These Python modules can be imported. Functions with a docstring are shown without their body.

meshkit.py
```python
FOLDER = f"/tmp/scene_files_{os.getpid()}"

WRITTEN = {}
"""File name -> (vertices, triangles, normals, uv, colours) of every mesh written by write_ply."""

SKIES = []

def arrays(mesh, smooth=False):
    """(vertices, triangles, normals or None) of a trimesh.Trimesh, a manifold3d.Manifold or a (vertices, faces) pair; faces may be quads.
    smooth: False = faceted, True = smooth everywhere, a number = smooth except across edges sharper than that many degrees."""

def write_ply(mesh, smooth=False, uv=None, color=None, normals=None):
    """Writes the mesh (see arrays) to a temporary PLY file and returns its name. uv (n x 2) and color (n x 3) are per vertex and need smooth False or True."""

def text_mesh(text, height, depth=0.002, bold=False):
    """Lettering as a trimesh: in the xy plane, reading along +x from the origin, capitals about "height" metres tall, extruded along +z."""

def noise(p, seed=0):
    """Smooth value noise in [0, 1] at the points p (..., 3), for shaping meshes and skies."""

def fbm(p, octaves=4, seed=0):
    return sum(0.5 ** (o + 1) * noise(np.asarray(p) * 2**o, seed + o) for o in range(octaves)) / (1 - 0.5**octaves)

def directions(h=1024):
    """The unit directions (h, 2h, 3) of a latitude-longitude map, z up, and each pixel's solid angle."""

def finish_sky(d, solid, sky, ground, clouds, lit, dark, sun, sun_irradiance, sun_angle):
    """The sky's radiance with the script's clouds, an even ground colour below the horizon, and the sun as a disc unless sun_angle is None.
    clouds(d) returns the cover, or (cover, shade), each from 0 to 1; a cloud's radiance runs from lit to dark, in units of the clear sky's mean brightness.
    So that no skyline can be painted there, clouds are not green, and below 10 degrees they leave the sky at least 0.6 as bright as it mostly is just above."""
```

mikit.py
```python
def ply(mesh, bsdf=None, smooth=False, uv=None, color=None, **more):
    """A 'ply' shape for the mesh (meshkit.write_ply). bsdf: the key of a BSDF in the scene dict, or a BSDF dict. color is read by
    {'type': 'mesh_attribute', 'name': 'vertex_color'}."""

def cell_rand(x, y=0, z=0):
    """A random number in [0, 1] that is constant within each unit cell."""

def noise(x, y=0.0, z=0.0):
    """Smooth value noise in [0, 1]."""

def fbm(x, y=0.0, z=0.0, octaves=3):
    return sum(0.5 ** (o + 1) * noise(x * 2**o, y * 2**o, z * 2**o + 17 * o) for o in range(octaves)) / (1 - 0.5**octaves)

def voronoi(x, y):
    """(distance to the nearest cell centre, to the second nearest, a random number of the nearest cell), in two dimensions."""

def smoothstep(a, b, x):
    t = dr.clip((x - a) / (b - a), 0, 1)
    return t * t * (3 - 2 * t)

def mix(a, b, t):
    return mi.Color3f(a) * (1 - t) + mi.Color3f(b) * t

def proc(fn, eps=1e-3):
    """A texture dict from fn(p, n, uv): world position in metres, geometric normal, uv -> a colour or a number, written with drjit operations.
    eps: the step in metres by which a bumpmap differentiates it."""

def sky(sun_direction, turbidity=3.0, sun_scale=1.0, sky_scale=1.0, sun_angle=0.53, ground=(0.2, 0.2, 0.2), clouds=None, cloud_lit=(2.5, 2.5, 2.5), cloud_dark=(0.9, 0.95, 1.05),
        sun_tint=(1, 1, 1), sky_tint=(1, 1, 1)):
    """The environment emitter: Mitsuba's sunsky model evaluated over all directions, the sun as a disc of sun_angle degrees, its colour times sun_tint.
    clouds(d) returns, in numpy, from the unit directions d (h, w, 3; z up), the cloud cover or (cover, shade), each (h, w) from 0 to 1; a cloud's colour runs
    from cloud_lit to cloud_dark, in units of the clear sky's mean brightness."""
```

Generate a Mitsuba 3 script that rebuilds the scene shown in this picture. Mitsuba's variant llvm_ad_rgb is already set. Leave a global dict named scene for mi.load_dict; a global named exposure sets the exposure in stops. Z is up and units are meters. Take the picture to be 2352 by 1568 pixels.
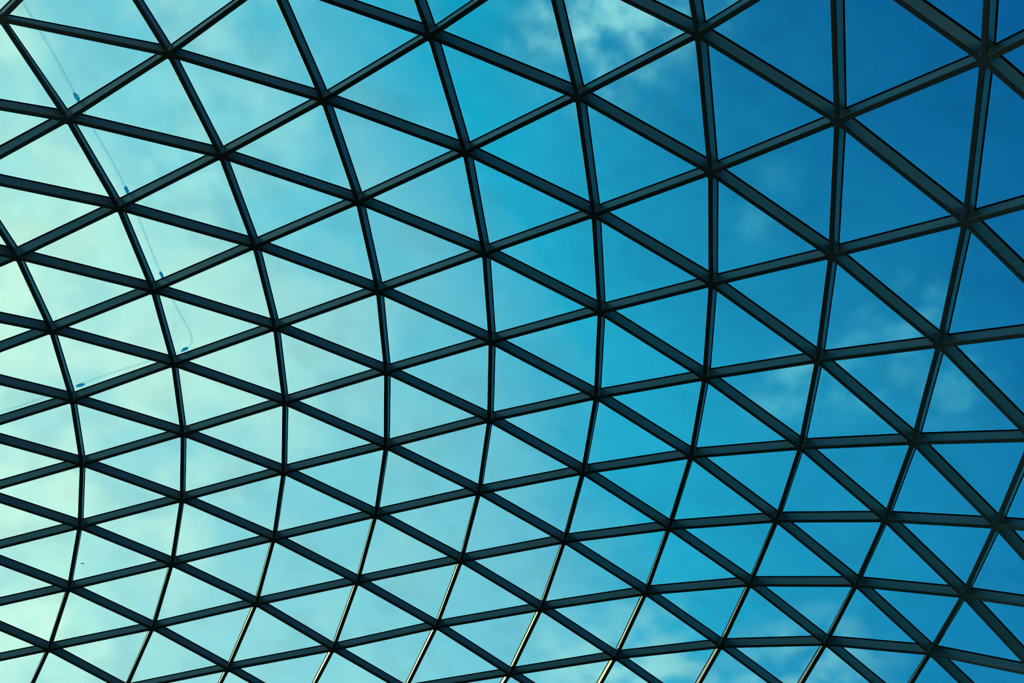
import math
import numpy as np
import trimesh
import mitsuba as mi
import mikit
import meshkit
from mikit import noise, fbm, smoothstep, mix

T = mi.ScalarTransform4f
scene, labels = {}, {}

# ------------------------------------------------------------------ camera, sky, sun, exposure
EYE = np.array([0.0, 0.0, 1.6])
RIGHT = np.array([0.98935914, -0.1052409, 0.1004632])
UP = np.array([-0.14549399, -0.71563812, 0.68314975])
FWD = np.array([0.0, 0.69049724, 0.72333503])
scene['camera'] = {'type': 'perspective', 'fov': 2 * math.degrees(math.atan(1176 / 2700)), 'fov_axis': 'x', 'near_clip': 0.1, 'far_clip': 1000.0,
                   'to_world': T().look_at(origin=EYE.tolist(), target=(EYE + FWD).tolist(), up=UP.tolist())}


def azel(az, el):
    a, e = math.radians(az), math.radians(el)
    return np.array([math.sin(a) * math.cos(e), math.cos(a) * math.cos(e), math.sin(e)])


SUN = azel(-41, 33)
GLOW = azel(-55, 24)      # the haze is thickest below the sun, to its left


def sstep(a, b, x):
    t = np.clip((x - a) / (b - a), 0, 1)
    return t * t * (3 - 2 * t)


def clouds(d):
    """Bright haze that thickens towards the low sun, broken by soft cloud; streaky cirrus and a few wisps in the clear sky away from it."""
    ang = np.degrees(np.arccos(np.clip(d @ GLOW, -1, 1)))
    n1 = meshkit.fbm(d * 6 + [3, 1, 5], 5, 1)
    n2 = meshkit.fbm(d * 17 + [1, 7, 2], 6, 2)
    n3 = meshkit.fbm(d * np.array([50, 50, 80.0]) + [5, 2, 8], 5, 7)
    n4 = meshkit.fbm(d * 30 + [4, 4, 1], 6, 9)
    wisp = sstep(0.28, 0.78, 0.55 * n4 + 0.45 * n3)
    mottle = meshkit.fbm(d * np.array([60, 60, 150.0]), 3, 3)
    a = ang + 8 * (n1 - 0.5) + 5 * (n2 - 0.5) + 0.45 * (np.degrees(np.arcsin(np.clip(d[..., 2], -1, 1))) - 42)
    cover = np.interp(a, [40, 46, 50, 55, 60, 66, 72, 80], [0.86, 0.81, 0.75, 0.69, 0.49, 0.34, 0.2, 0.1]) + 0.10 * (mottle - 0.5) * (1 - sstep(58, 70, ang))
    soft = sstep(0.42, 0.66, 0.5 * n1 + 0.5 * n2)
    near = 1 - sstep(32, 52, ang)
    shade = np.interp(a, [22, 28, 34, 41, 48, 54], [0.10, 0.24, 0.44, 0.62, 0.73, 0.97]) + near * 0.5 * (0.42 - soft)
    for az, el, r, k, s in BANKS:
        dist = np.degrees(np.arccos(np.clip(d @ azel(az, el), -1, 1))) / r
        w = k * sstep(0.05, 1.15, np.exp(-(dist + 1.1 * (n4 - 0.5)) ** 2) * (0.1 + 1.5 * wisp))
        cover, shade = cover * (1 - w) + w, shade * (1 - w) + s * w
    low = 0.85 * (1 - sstep(5, 46, np.degrees(np.arcsin(np.clip(d[..., 2], -1, 1)))))
    cover = np.maximum(cover, low)
    return np.clip(cover, 0, 1), np.clip(shade, 0, 1)


# cloud banks: azimuth, elevation, radius in degrees, density, shade
BANKS = [
    (5.0, 61.9, 4.3, 0.75, 0.54), (1.8, 62.4, 3.2, 0.59, 0.54), (12.8, 62.5, 2.0, 0.50, 0.62), (18.1, 44.3, 1.8, 0.40, 0.67), (20.1, 44.8, 1.4, 0.32, 0.67),
    (23.3, 45.0, 2.7, 0.40, 0.67), (26.7, 46.4, 1.6, 0.29, 0.72), (28.5, 47.6, 1.5, 0.29, 0.72), (29.3, 43.3, 2.3, 0.32, 0.72), (10.3, 30.8, 3.9, 0.75, 0.42),
    (6.3, 30.7, 3.2, 0.59, 0.42), (17.2, 31.1, 3.0, 0.55, 0.52), (20.0, 31.3, 2.7, 0.55, 0.52), (19.5, 54.6, 1.5, 0.14, 0.72), (17.9, 52.4, 1.2, 0.25, 0.72),
    (-20.3, 52.4, 2.3, 0.72, 0.59), (-27.4, 50.3, 3.0, 0.72, 0.54), (-24.7, 48.6, 3.0, 0.72, 0.44), (-32.9, 45.5, 3.6, 0.72, 0.39), (-29.1, 44.1, 3.0, 0.72, 0.34),
    (-25.2, 52.9, 2.0, 0.56, 0.64), (-28.9, 55.3, 2.7, 0.56, 0.74), (-31.0, 51.7, 2.0, 0.56, 0.69), (-23.2, 30.1, 3.9, 0.72, 0.29), (-20.4, 28.7, 3.0, 0.72, 0.39),
    (-17.6, 48.9, 2.7, 0.48, 0.69), (-37.1, 49.3, 3.9, 0.48, 0.59), (-24.6, 44.5, 2.3, 0.64, 0.49),
]
scene['sky'] = mikit.sky(SUN, turbidity=2.5, sun_scale=0.24, ground=(0.012, 0.016, 0.012), clouds=clouds, cloud_lit=(3.95, 5.55, 5.12), cloud_dark=(0.01, 2.68, 4.45),
                         sun_tint=(0.92, 1.0, 0.66), sky_tint=(0.0, 0.34, 0.87))
exposure = 2.53

# ------------------------------------------------------------------ materials
scene['steel_paint'] = {'type': 'principled', 'base_color': {'type': 'rgb', 'value': [0.17, 0.20, 0.18]}, 'roughness': 0.38, 'specular': 0.5}
scene['hub_paint_lit'] = {'type': 'principled', 'base_color': {'type': 'rgb', 'value': [0.20, 0.23, 0.21]}, 'roughness': 0.3, 'specular': 0.6}  # the bar paint made lighter, standing in for sky caught by the hub faces
scene['gasket_rubber'] = {'type': 'diffuse', 'reflectance': {'type': 'rgb', 'value': [0.006, 0.007, 0.008]}}
scene['gasket_rubber'] = {'type': 'twosided', 'bsdf': scene['gasket_rubber']}


def film(p, n, uv):
    big = fbm(p.x * 1.7, p.y * 1.7, p.z * 1.7, 3)
    small = fbm(p.x * 14, p.y * 14, p.z * 14, 2)
    t = 0.97 - 0.08 * smoothstep(0.45, 0.75, big) + 0.05 * smoothstep(0.66, 0.8, small)
    return mi.Color3f(0.85, 1.0, 0.83) * t


scene['pane_glass'] = {'type': 'thindielectric', 'int_ior': 1.5, 'specular_transmittance': mikit.proc(film)}
scene['hose_plastic'] = {'type': 'thindielectric', 'int_ior': 1.35, 'specular_transmittance': {'type': 'rgb', 'value': [0.90, 0.96, 0.97]}}
scene['clip_plastic'] = {'type': 'principledthin', 'base_color': {'type': 'rgb', 'value': [0.05, 0.68, 0.9]}, 'roughness': 0.5, 'diff_trans': 1.8}
scene['leaf_brown'] = {'type': 'twosided', 'bsdf': {'type': 'diffuse', 'reflectance': {'type': 'rgb', 'value': [0.05, 0.06, 0.03]}}}

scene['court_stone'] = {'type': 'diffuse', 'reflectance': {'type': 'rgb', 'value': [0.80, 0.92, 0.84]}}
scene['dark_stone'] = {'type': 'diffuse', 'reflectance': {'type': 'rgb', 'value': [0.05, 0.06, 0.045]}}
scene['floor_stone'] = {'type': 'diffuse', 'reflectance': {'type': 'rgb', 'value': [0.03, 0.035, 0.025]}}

# ------------------------------------------------------------------ a court added below the roof, out of the picture: it shuts out the low sky and throws light back up
def slab(x0, x1, y0, y1, z0, z1):
    m = trimesh.creation.box(extents=(x1 - x0, y1 - y0, z1 - z0))
    m.apply_translation(((x0 + x1) / 2, (y0 + y1) / 2, (z0 + z1) / 2))
    return m


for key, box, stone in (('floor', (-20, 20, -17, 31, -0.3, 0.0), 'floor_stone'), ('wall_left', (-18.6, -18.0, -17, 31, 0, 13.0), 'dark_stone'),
                        ('wall_right', (18.0, 18.6, -17, 31, 0, 9.5), 'dark_stone'), ('wall_back', (-7.0, 18.0, -16.6, -16.0, 9.0, 20.0), 'court_stone'), ('wall_back__darkened_side', (-18.0, -7.0, -16.6, -16.0, 9.0, 20.0), 'dark_stone'),  # left end of the back wall toned dark to keep bounce off right-hand bars
                        ('wall_back__darkened_base', (-18.0, 18.0, -16.6, -15.9, 0, 9.0), 'dark_stone'),  # base of the back wall toned dark like shade, so soffits catch less bounce
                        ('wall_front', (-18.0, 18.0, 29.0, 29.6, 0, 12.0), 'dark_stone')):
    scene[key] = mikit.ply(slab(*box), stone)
    if '__' not in key:
        labels[key] = {'kind': 'structure'}

# ------------------------------------------------------------------ the triangulated roof: nodes of the lattice on the underside of the bars (x, y, z)
NODES = {
    (-2,6):(-12.398,14.078,12.773), (-2,7):(-12.560,15.802,13.110), (-2,8):(-12.803,17.415,13.210), (-2,9):(-13.151,18.963,13.114), (-2,10):(-13.631,20.540,12.892),
    (-2,11):(-14.256,22.227,12.608), (-2,12):(-15.026,24.049,12.284), (-1,3):(-10.688,9.628,11.985), (-1,4):(-10.729,11.669,12.835), (-1,5):(-10.795,13.601,13.454),
    (-1,6):(-10.870,15.371,13.798), (-1,7):(-10.998,17.008,13.891), (-1,8):(-11.242,18.583,13.784), (-1,9):(-11.632,20.172,13.549), (-1,10):(-12.175,21.828,13.231),
    (-1,11):(-12.864,23.564,12.837), (-1,12):(-13.677,25.318,12.323), (-1,13):(-14.599,27.062,11.681), (-1,14):(-15.625,28.786,10.912), (0,1):(-9.974,7.667,11.961),
    (0,2):(-9.567,9.327,12.881), (0,3):(-9.311,11.152,13.627), (0,4):(-9.246,13.057,14.150), (0,5):(-9.218,14.831,14.450), (0,6):(-9.242,16.494,14.524),
    (0,7):(-9.371,18.086,14.401), (0,8):(-9.661,19.687,14.153), (0,9):(-10.113,21.336,13.810), (0,10):(-10.719,23.026,13.380), (0,11):(-11.458,24.693,12.805),
    (0,12):(-12.308,26.285,12.057), (0,13):(-13.266,27.813,11.163), (0,14):(-14.325,29.283,10.131), (1,-1):(-10.080,6.161,13.644), (1,0):(-9.111,7.410,13.597),
    (1,1):(-8.414,8.891,13.852), (1,2):(-7.971,10.603,14.399), (1,3):(-7.725,12.388,14.808), (1,4):(-7.604,14.199,15.082), (1,5):(-7.519,15.876,15.084),
    (1,6):(-7.522,17.438,14.931), (1,7):(-7.714,19.057,14.672), (1,8):(-8.081,20.781,14.359), (1,9):(-8.594,22.453,13.908), (1,10):(-9.255,24.077,13.303),
    (1,11):(-10.031,25.554,12.477), (1,12):(-10.924,26.940,11.490), (1,13):(-11.918,28.225,10.332), (2,-2):(-9.755,5.302,15.427), (2,-1):(-8.248,6.744,14.975),
    (2,0):(-7.199,8.276,14.871), (2,1):(-6.634,9.848,15.056), (2,2):(-6.245,11.601,15.385), (2,3):(-5.966,13.396,15.558), (2,4):(-5.787,15.077,15.556),
    (2,5):(-5.711,16.702,15.375), (2,6):(-5.799,18.338,15.122), (2,7):(-6.064,20.082,14.818), (2,8):(-6.498,21.848,14.394), (2,9):(-7.063,23.417,13.772),
    (2,10):(-7.768,24.850,12.915), (2,11):(-8.600,26.162,11.892), (2,12):(-9.544,27.336,10.682), (3,-2):(-7.279,5.669,15.929), (3,-1):(-6.167,7.236,15.681),
    (3,0):(-5.282,8.908,15.621), (3,1):(-4.694,10.590,15.717), (3,2):(-4.301,12.364,15.840), (3,3):(-4.029,14.114,15.835), (3,4):(-3.885,15.811,15.696),
    (3,5):(-3.902,17.512,15.483), (3,6):(-4.084,19.315,15.223), (3,7):(-4.433,21.173,14.888), (3,8):(-4.939,22.793,14.256), (3,9):(-5.535,24.218,13.404),
    (3,10):(-6.305,25.505,12.405), (3,11):(-7.206,26.628,11.192), (4,-3):(-6.068,4.274,16.408), (4,-2):(-4.829,5.947,15.944), (4,-1):(-3.856,7.645,15.753),
    (4,0):(-3.155,9.376,15.744), (4,1):(-2.644,11.155,15.825), (4,2):(-2.293,12.962,15.865), (4,3):(-2.089,14.745,15.795), (4,4):(-2.013,16.540,15.639),
    (4,5):(-2.122,18.397,15.463), (4,6):(-2.399,20.360,15.219), (4,7):(-2.795,22.232,14.741), (4,8):(-3.350,23.765,14.093), (4,9):(-4.060,24.996,13.055),
    (4,10):(-4.899,26.091,11.847), (4,11):(-5.862,26.981,10.410), (5,-3):(-3.363,4.387,15.652), (5,-2):(-2.410,6.188,15.523), (5,-1):(-1.667,7.974,15.497),
    (5,0):(-1.064,9.768,15.548), (5,1):(-0.626,11.646,15.638), (5,2):(-0.350,13.519,15.655), (5,3):(-0.199,15.376,15.604), (5,4):(-0.207,17.299,15.506),
    (5,5):(-0.366,19.328,15.370), (5,6):(-0.694,21.354,15.088), (5,7):(-1.186,23.079,14.511), (5,8):(-1.843,24.479,13.668), (5,9):(-2.618,25.667,12.589),
    (5,10):(-3.527,26.671,11.296), (6,-3):(-1.083,4.514,14.861), (6,-2):(-0.296,6.401,14.918), (6,-1):(0.379,8.274,15.021), (6,0):(0.895,10.237,15.154),
    (6,1):(1.284,12.181,15.281), (6,2):(1.523,14.118,15.324), (6,3):(1.590,16.080,15.324), (6,4):(1.541,18.128,15.305), (6,5):(1.370,20.274,15.169),
    (6,6):(0.977,22.171,14.736), (6,7):(0.369,23.788,14.098), (6,8):(-0.317,25.209,13.246), (6,9):(-1.130,26.390,12.152), (7,-4):(0.079,2.657,13.823),
    (7,-3):(0.885,4.716,14.060), (7,-2):(1.631,6.742,14.263), (7,-1):(2.241,8.760,14.465), (7,0):(2.711,10.801,14.677), (7,1):(3.064,12.816,14.815),
    (7,2):(3.267,14.792,14.925), (7,3):(3.308,16.863,14.984), (7,4):(3.281,19.009,15.023), (7,5):(3.050,21.124,14.840), (7,6):(2.636,23.061,14.439),
    (7,7):(2.032,24.681,13.789), (7,8):(1.316,26.082,12.931), (7,9):(0.429,27.216,11.798), (8,-4):(1.808,2.952,12.986), (8,-3):(2.654,5.116,13.322),
    (8,-2):(3.367,7.224,13.617), (8,-1):(3.957,9.378,13.887), (8,0):(4.399,11.465,14.125), (8,1):(4.728,13.508,14.290), (8,2):(4.897,15.551,14.446),
    (8,3):(4.976,17.671,14.607), (8,4):(4.945,19.869,14.653), (8,5):(4.711,22.046,14.495), (8,6):(4.316,23.967,14.136), (8,7):(3.769,25.652,13.557),
    (8,8):(3.094,27.139,12.783), (9,-5):(2.488,1.096,11.734), (9,-4):(3.451,3.403,12.198), (9,-3):(4.291,5.672,12.591), (9,-2):(5.000,7.892,12.941),
    (9,-1):(5.528,10.077,13.245), (9,0):(5.941,12.181,13.469), (9,1):(6.225,14.223,13.680), (9,2):(6.440,16.306,13.915), (9,3):(6.581,18.501,14.137),
    (9,4):(6.585,20.755,14.258), (9,5):(6.415,22.936,14.165), (9,6):(6.084,24.924,13.880), (9,7):(5.612,26.728,13.422), (9,8):(5.008,28.375,12.803),
    (10,-5):(4.040,1.611,10.943), (10,-4):(5.019,4.016,11.463), (10,-3):(5.816,6.359,11.876), (10,-2):(6.420,8.624,12.205), (10,-1):(6.871,10.771,12.468),
    (10,0):(7.248,12.836,12.687), (10,1):(7.591,14.895,12.943), (10,2):(7.883,17.047,13.268), (10,3):(8.147,19.315,13.602), (10,4):(8.239,21.618,13.788),
    (10,5):(8.160,23.849,13.809), (10,6):(7.928,25.953,13.670), (10,7):(7.564,27.917,13.383), (11,-5):(5.606,2.270,10.255), (11,-4):(6.451,4.770,10.720),
    (11,-3):(7.096,7.114,11.081), (11,-2):(7.579,9.311,11.356), (11,-1):(7.981,11.374,11.577), (11,0):(8.389,13.380,11.791), (11,1):(8.830,15.508,12.102),
    (11,2):(9.319,17.745,12.517), (11,3):(9.696,20.090,12.950), (11,4):(9.912,22.469,13.275), (11,5):(9.962,24.810,13.467), (11,6):(9.841,27.075,13.508),
    (12,-3):(8.116,7.890,10.192), (12,-2):(8.472,9.849,10.324), (12,-1):(8.919,11.829,10.503), (12,0):(9.469,13.879,10.767), (12,1):(10.103,16.069,11.176),
    (12,2):(10.744,18.399,11.708), (12,3):(11.273,20.837,12.269), (12,4):(11.642,23.334,12.775), (12,5):(11.821,25.846,13.166), (13,-2):(9.129,10.233,9.093),
    (13,-1):(9.785,12.175,9.257), (13,0):(10.555,14.293,9.614), (13,1):(11.393,16.573,10.156), (13,2):(12.202,19.003,10.837), (13,3):(12.913,21.558,11.579),
    (13,4):(13.493,24.232,12.350), (14,0):(11.656,14.624,8.326), (14,1):(12.710,17.001,9.026),
}
NODES = {k: np.array(v) for k, v in NODES.items()}
DEPTH = 0.1863          # from the bars' soffit to the glass
BAR, LIP, SEAL = 0.0705, 0.0105, 0.020
RING = [(0, 1), (1, 0), (1, -1), (0, -1), (-1, 0), (-1, 1)]


def node_normal(k):
    n = np.zeros(3)
    q = [NODES.get((k[0] + i, k[1] + j)) for i, j in RING]
    for i in range(6):
        if q[i] is not None and q[(i + 1) % 6] is not None:
            n += np.cross(q[i] - NODES[k], q[(i + 1) % 6] - NODES[k])
    n /= np.linalg.norm(n)
    return n if n[2] > 0 else -n


NORMAL = {k: node_normal(k) for k in NODES}


def loft(sections, a, b, na, nb, cut):
    """A straight member from node a to node b: the section (across, up) at each end, standing on that end's normal."""
    t = (b - a) / np.linalg.norm(b - a)
    rings = []
    for p, n, s in ((a, na, 1), (b, nb, -1)):
        u = n - t * (n @ t)
        u /= np.linalg.norm(u)
        w = np.cross(t, u)
        o = p + t * (s * cut)
        # the member's depth keeps to the node normal so that soffit and glass line stay true at both ends
        rings.append(np.array([o + w * x + n * y for x, y in sections]))
    m = len(sections)
    v = np.vstack(rings)
    f = []
    for i in range(m):
        j = (i + 1) % m
        f += [[i, j, m + j], [i, m + j, m + i]]
    f += [[0, i + 1, i] for i in range(1, m - 1)] + [[m, m + i, m + i + 1] for i in range(1, m - 1)]
    mesh = trimesh.Trimesh(v, f, process=False)
    mesh.fix_normals()
    return mesh


def bar_section():
    h, r, w = DEPTH - SEAL, 0.010, BAR / 2
    pts = [(w, h), (-w, h)]
    for cx, a0 in ((-w + r, 180), (w - r, 270)):
        for k in range(4):
            a = math.radians(a0 + 30 * k)
            pts.append((cx + r * math.cos(a), r + r * math.sin(a)))
    return pts


BAR_SECTION = bar_section()
g = BAR / 2 + LIP
SEAL_SECTION = [(g, DEPTH), (-g, DEPTH), (-g, DEPTH - SEAL * 0.6), (-g + 0.003, DEPTH - SEAL), (g - 0.003, DEPTH - SEAL), (g, DEPTH - SEAL * 0.6)]


def hub_mesh(k):
    """The solid casting that the bars run into: a face in each gap between two bars, eased at its lower edge."""
    n, c = NORMAL[k], NODES[k]
    x = np.cross(n, [0.3, 0.9, 0.1])
    x /= np.linalg.norm(x)
    y = np.cross(n, x)
    ang = []
    for i, j in RING:
        q = NODES.get((k[0] + i, k[1] + j))
        if q is not None:
            d = q - c
            ang.append(math.atan2(d @ y, d @ x))
    ang.sort()
    pts = []
    w = BAR / 2
    for i, a in enumerate(ang):
        b = ang[(i + 1) % len(ang)]
        gap = (b - a) % (2 * math.pi)
        if gap > 2.2:
            for s in (a, b):
                r = w * 1.6
                pts.append((r * math.cos(s), r * math.sin(s)))
            continue
        m, dist = a + gap / 2, w / math.sin(gap / 2) + 0.017
        half = math.tan(gap / 2) * 0.017 + 0.005
        for s in (-1, 0, 1):
            e = 0.004 if s == 0 else 0.0
            pts.append(((dist - e) * math.cos(m) - s * half * -math.sin(m) * -1, (dist - e) * math.sin(m) + s * half * math.cos(m)))
    pts = np.array(pts)
    order = np.argsort(np.arctan2(pts[:, 1], pts[:, 0]))
    pts = pts[order]
    rings = [(0.95, -0.0035), (1.0, 0.001), (1.0, DEPTH - SEAL)]
    v = np.vstack([[c + s * (p[0] * x + p[1] * y) + n * h for p in pts] for s, h in rings])
    m = len(pts)
    f = []
    for r in range(2):
        for i in range(m):
            j = (i + 1) % m
            f += [[r * m + i, r * m + j, r * m + m + j], [r * m + i, r * m + m + j, r * m + m + i]]
    v = np.vstack([v, c - n * 0.0035, c + n * (DEPTH - SEAL)])
    f += [[3 * m, (i + 1) % m, i] for i in range(m)] + [[3 * m + 1, 2 * m + i, 2 * m + (i + 1) % m] for i in range(m)]
    mesh = trimesh.Trimesh(v, f, process=False)
    mesh.fix_normals()
    return mesh


def pane_mesh(tri):
    p = np.array([NODES[k] + NORMAL[k] * (DEPTH + 0.002) for k in tri])
    c = p.mean(0)
    q = c + (p - c) * 0.985
    if np.cross(q[1] - q[0], q[2] - q[0])[2] < 0:
        q = q[::-1]
    return trimesh.Trimesh(q, [[0, 1, 2]], process=False)


def seen(points, pad=12):
    """How large a member of the roof stands in the view; 0 when it is outside."""
    d = np.atleast_2d(points) - EYE
    z = d @ FWD
    px = 1176 + 2700 * (d @ RIGHT) / z
    py = 784 - 2700 * (d @ UP) / z
    inside = (px > -pad) & (px < 2352 + pad) & (py > -pad) & (py < 1568 + pad)
    return inside.any() * (1.0 / z.mean()) * (0.5 + inside.mean())


ROOF = 'glass_roof'
labels[ROOF] = {'label': 'curved glass roof of triangular panes on a lattice of dark steel bars', 'category': 'roof', 'kind': 'structure'}
EDGES = [((a, b), (a + i, b + j)) for a, b in sorted(NODES) for i, j in ((0, 1), (1, 0), (1, -1)) if (a + i, b + j) in NODES]
TRIS = [[(a, b), (a + 1, b), (a + 1, b - 1)] for a, b in sorted(NODES) if (a + 1, b) in NODES and (a + 1, b - 1) in NODES]
TRIS += [[(a, b), (a, b + 1), (a + 1, b)] for a, b in sorted(NODES) if (a, b + 1) in NODES and (a + 1, b) in NODES]


def along(e):
    s = np.linspace(0, 1, 25)[:, None]
    return NODES[e[0]] * (1 - s) + NODES[e[1]] * s


def spread(t):
    a, b, c = (NODES[k] for k in t)
    return np.array([a + (b - a) * u + (c - a) * v for u in np.linspace(0, 1, 15) for v in np.linspace(0, 1 - u, 15)])


def place(kind, things, view, build, bsdf, smooth, most=300):
    """One part of the roof each for those in view; the ring of the same beyond the frame as one part."""
    ranked = sorted(((view(t), i) for i, t in enumerate(things)), reverse=True)
    single = sorted(i for s, i in ranked[:most] if s > 0)
    keys = {}
    for n, i in enumerate(single):
        keys[i] = f'{ROOF}__{kind}' + (f'_{n:03d}' if n else '')
        scene[keys[i]] = mikit.ply(build(things[i]), bsdf, smooth=smooth)
    rest = [build(things[i]) for i in range(len(things)) if i not in keys]
    if rest:
        k = f'{ROOF}__' + {'steel_bar': 'bar_lattice', 'node_hub': 'hub_lattice', 'glass_pane': 'glazing'}[kind]
        scene[k] = mikit.ply(trimesh.util.concatenate(rest), bsdf, smooth=smooth)
        labels[k] = {'kind': 'stuff'}
    print(kind, len(keys), 'in view', len(rest), 'beyond')
    return keys


def end_cut(e):
    return BAR * 0.55


bars = place('steel_bar', EDGES, lambda e: seen(along(e)), lambda e: loft(BAR_SECTION, NODES[e[0]], NODES[e[1]], NORMAL[e[0]], NORMAL[e[1]], end_cut(e)), 'steel_paint', 40)
seals = []
for i, e in enumerate(EDGES):
    seal = loft(SEAL_SECTION, NODES[e[0]], NODES[e[1]], NORMAL[e[0]], NORMAL[e[1]], 0.02)
    if i in bars:
        scene[bars[i] + '__gasket'] = mikit.ply(seal, 'gasket_rubber')
    else:
        seals.append(seal)
scene[f'{ROOF}__gasket_strips'] = mikit.ply(trimesh.util.concatenate(seals), 'gasket_rubber')
labels[f'{ROOF}__gasket_strips'] = {'kind': 'stuff'}
hubs = place('node_hub', sorted(NODES), lambda k: seen(NODES[k], 40), hub_mesh, 'hub_paint_lit', 30)
panes = place('glass_pane', TRIS, lambda t: seen(spread(t)), pane_mesh, 'pane_glass', False)

# ------------------------------------------------------------------ what lies on the glass
HOSE = np.array([[-7.179, 7.834, 15.281], [-7.014, 8.213, 15.226], [-6.872, 8.617, 15.219], [-6.734, 8.993, 15.267], [-6.585, 9.599, 15.313], [-6.437, 10.145, 15.374], [-6.3, 10.734, 15.487], [-6.174, 11.357, 15.602], [-6.098, 11.879, 15.654], [-5.985, 12.537, 15.72], [-5.876, 13.152, 15.782], [-5.754, 13.696, 15.802], [-5.619, 14.212, 15.814], [-5.519, 14.511, 15.824], [-5.487, 14.664, 15.826], [-5.535, 14.813, 15.816], [-5.677, 14.937, 15.793], [-5.867, 15.029, 15.759], [-6.242, 15.157, 15.657], [-6.791, 15.385, 15.508], [-7.383, 15.655, 15.346], [-8.002, 15.916, 15.148], [-8.787, 16.211, 14.894], [-9.226, 16.37, 14.752]])
CLIPS = np.array([[-6.571, 9.622, 15.318], [-6.173, 11.394, 15.607], [-5.875, 13.202, 15.786], [-5.644, 14.893, 15.799], [-7.431, 15.696, 15.333]])
LEAF = np.array([[-7.839, 20.292, 14.694], [-7.872, 20.292, 14.688]])


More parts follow.
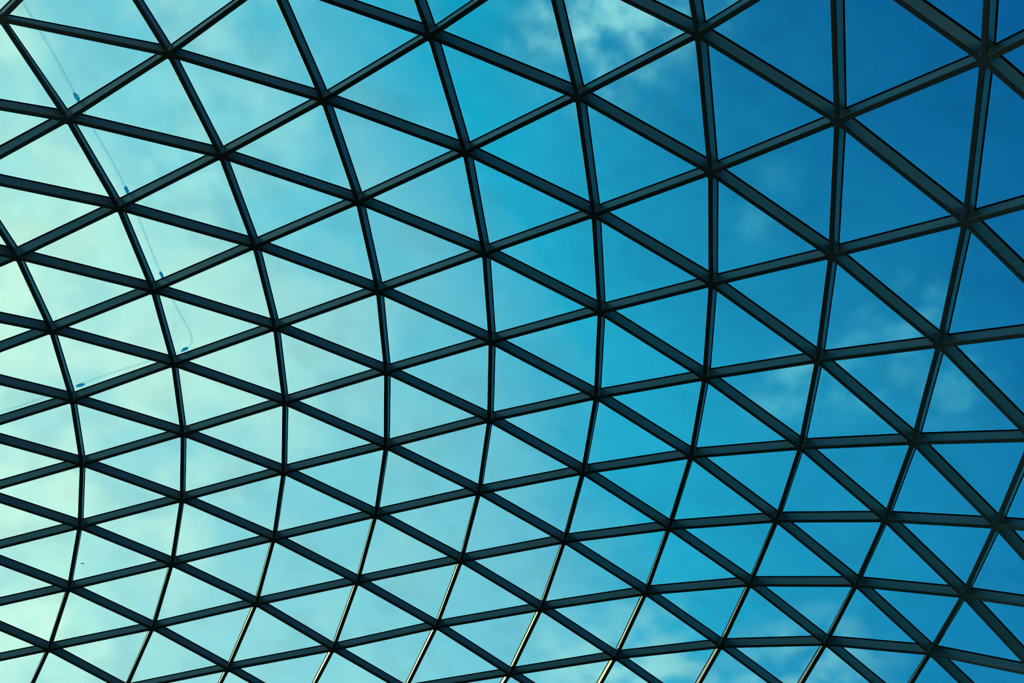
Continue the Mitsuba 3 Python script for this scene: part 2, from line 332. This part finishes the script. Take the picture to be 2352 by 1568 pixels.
def tube(points, r, sides=12):
    from scipy.interpolate import splprep, splev
    tck, _ = splprep(points.T, s=0.003)
    p = np.array(splev(np.linspace(0, 1, 260), tck)).T
    t = np.gradient(p, axis=0)
    t /= np.linalg.norm(t, axis=1, keepdims=True)
    u = np.cross(t, [0, 0, 1.0])
    u /= np.linalg.norm(u, axis=1, keepdims=True)
    w = np.cross(u, t)
    a = np.arange(sides) * 2 * np.pi / sides
    v = (p[:, None] + r * (np.cos(a)[None, :, None] * u[:, None] + np.sin(a)[None, :, None] * w[:, None])).reshape(-1, 3)
    f = []
    for i in range(len(p) - 1):
        for j in range(sides):
            k = (j + 1) % sides
            f += [[i * sides + j, i * sides + k, (i + 1) * sides + k], [i * sides + j, (i + 1) * sides + k, (i + 1) * sides + j]]
    m = trimesh.Trimesh(v, f, process=False)
    return m


scene['plastic_hose__tube'] = mikit.ply(tube(HOSE, 0.018), 'hose_plastic', smooth=True)
labels['plastic_hose'] = {'label': 'clear plastic hose lying across the outside of the glass roof, held by blue clips', 'category': 'hose'}
for i, c in enumerate(CLIPS):
    d = HOSE[np.argsort(np.linalg.norm(HOSE - c, axis=1))[:2]]
    t = d[1] - d[0]
    t /= np.linalg.norm(t)
    m = trimesh.creation.icosphere(subdivisions=3, radius=1.0)
    v = m.vertices * [0.075, 0.03, 0.012]
    v *= 1 + 1.3 * (meshkit.fbm(m.vertices * 1.9 + i * 5, 3)[:, None] - 0.5)
    y = np.cross([0, 0, 1.0], t)
    y /= np.linalg.norm(y)
    v = c + v @ np.array([t, y, np.cross(t, y)])
    k = 'plastic_hose__clip' + (f'_{i:03d}' if i else '')
    scene[k] = mikit.ply(trimesh.Trimesh(v, m.faces, process=False), 'clip_plastic', smooth=True)
    labels[k] = {'label': 'blue clip'}

a, b = LEAF
t = (b - a) / np.linalg.norm(b - a)
y = np.cross([0, 0, 1.0], t)
y /= np.linalg.norm(y)
s = np.linspace(0, 1, 13)
half = 0.014 * np.sin(np.pi * s ** 1.4) + 0.002
curl = 0.008 * np.sin(np.pi * s)
p = a + (s - 0.5)[:, None] * 0.085 * t
v = np.vstack([p + y * half[:, None] + np.c_[s * 0, s * 0, curl], p, p - y * half[:, None] + np.c_[s * 0, s * 0, curl]])
f = []
for r in range(2):
    for i in range(12):
        f += [[r * 13 + i, r * 13 + i + 1, r * 13 + 14 + i], [r * 13 + i, r * 13 + 14 + i, r * 13 + 13 + i]]
scene['fallen_leaf'] = mikit.ply(trimesh.Trimesh(v, f, process=False), 'leaf_brown', smooth=True)
labels['fallen_leaf'] = {'label': 'tiny dark curled leaf lying on a glass pane beside a steep bar', 'category': 'leaf'}
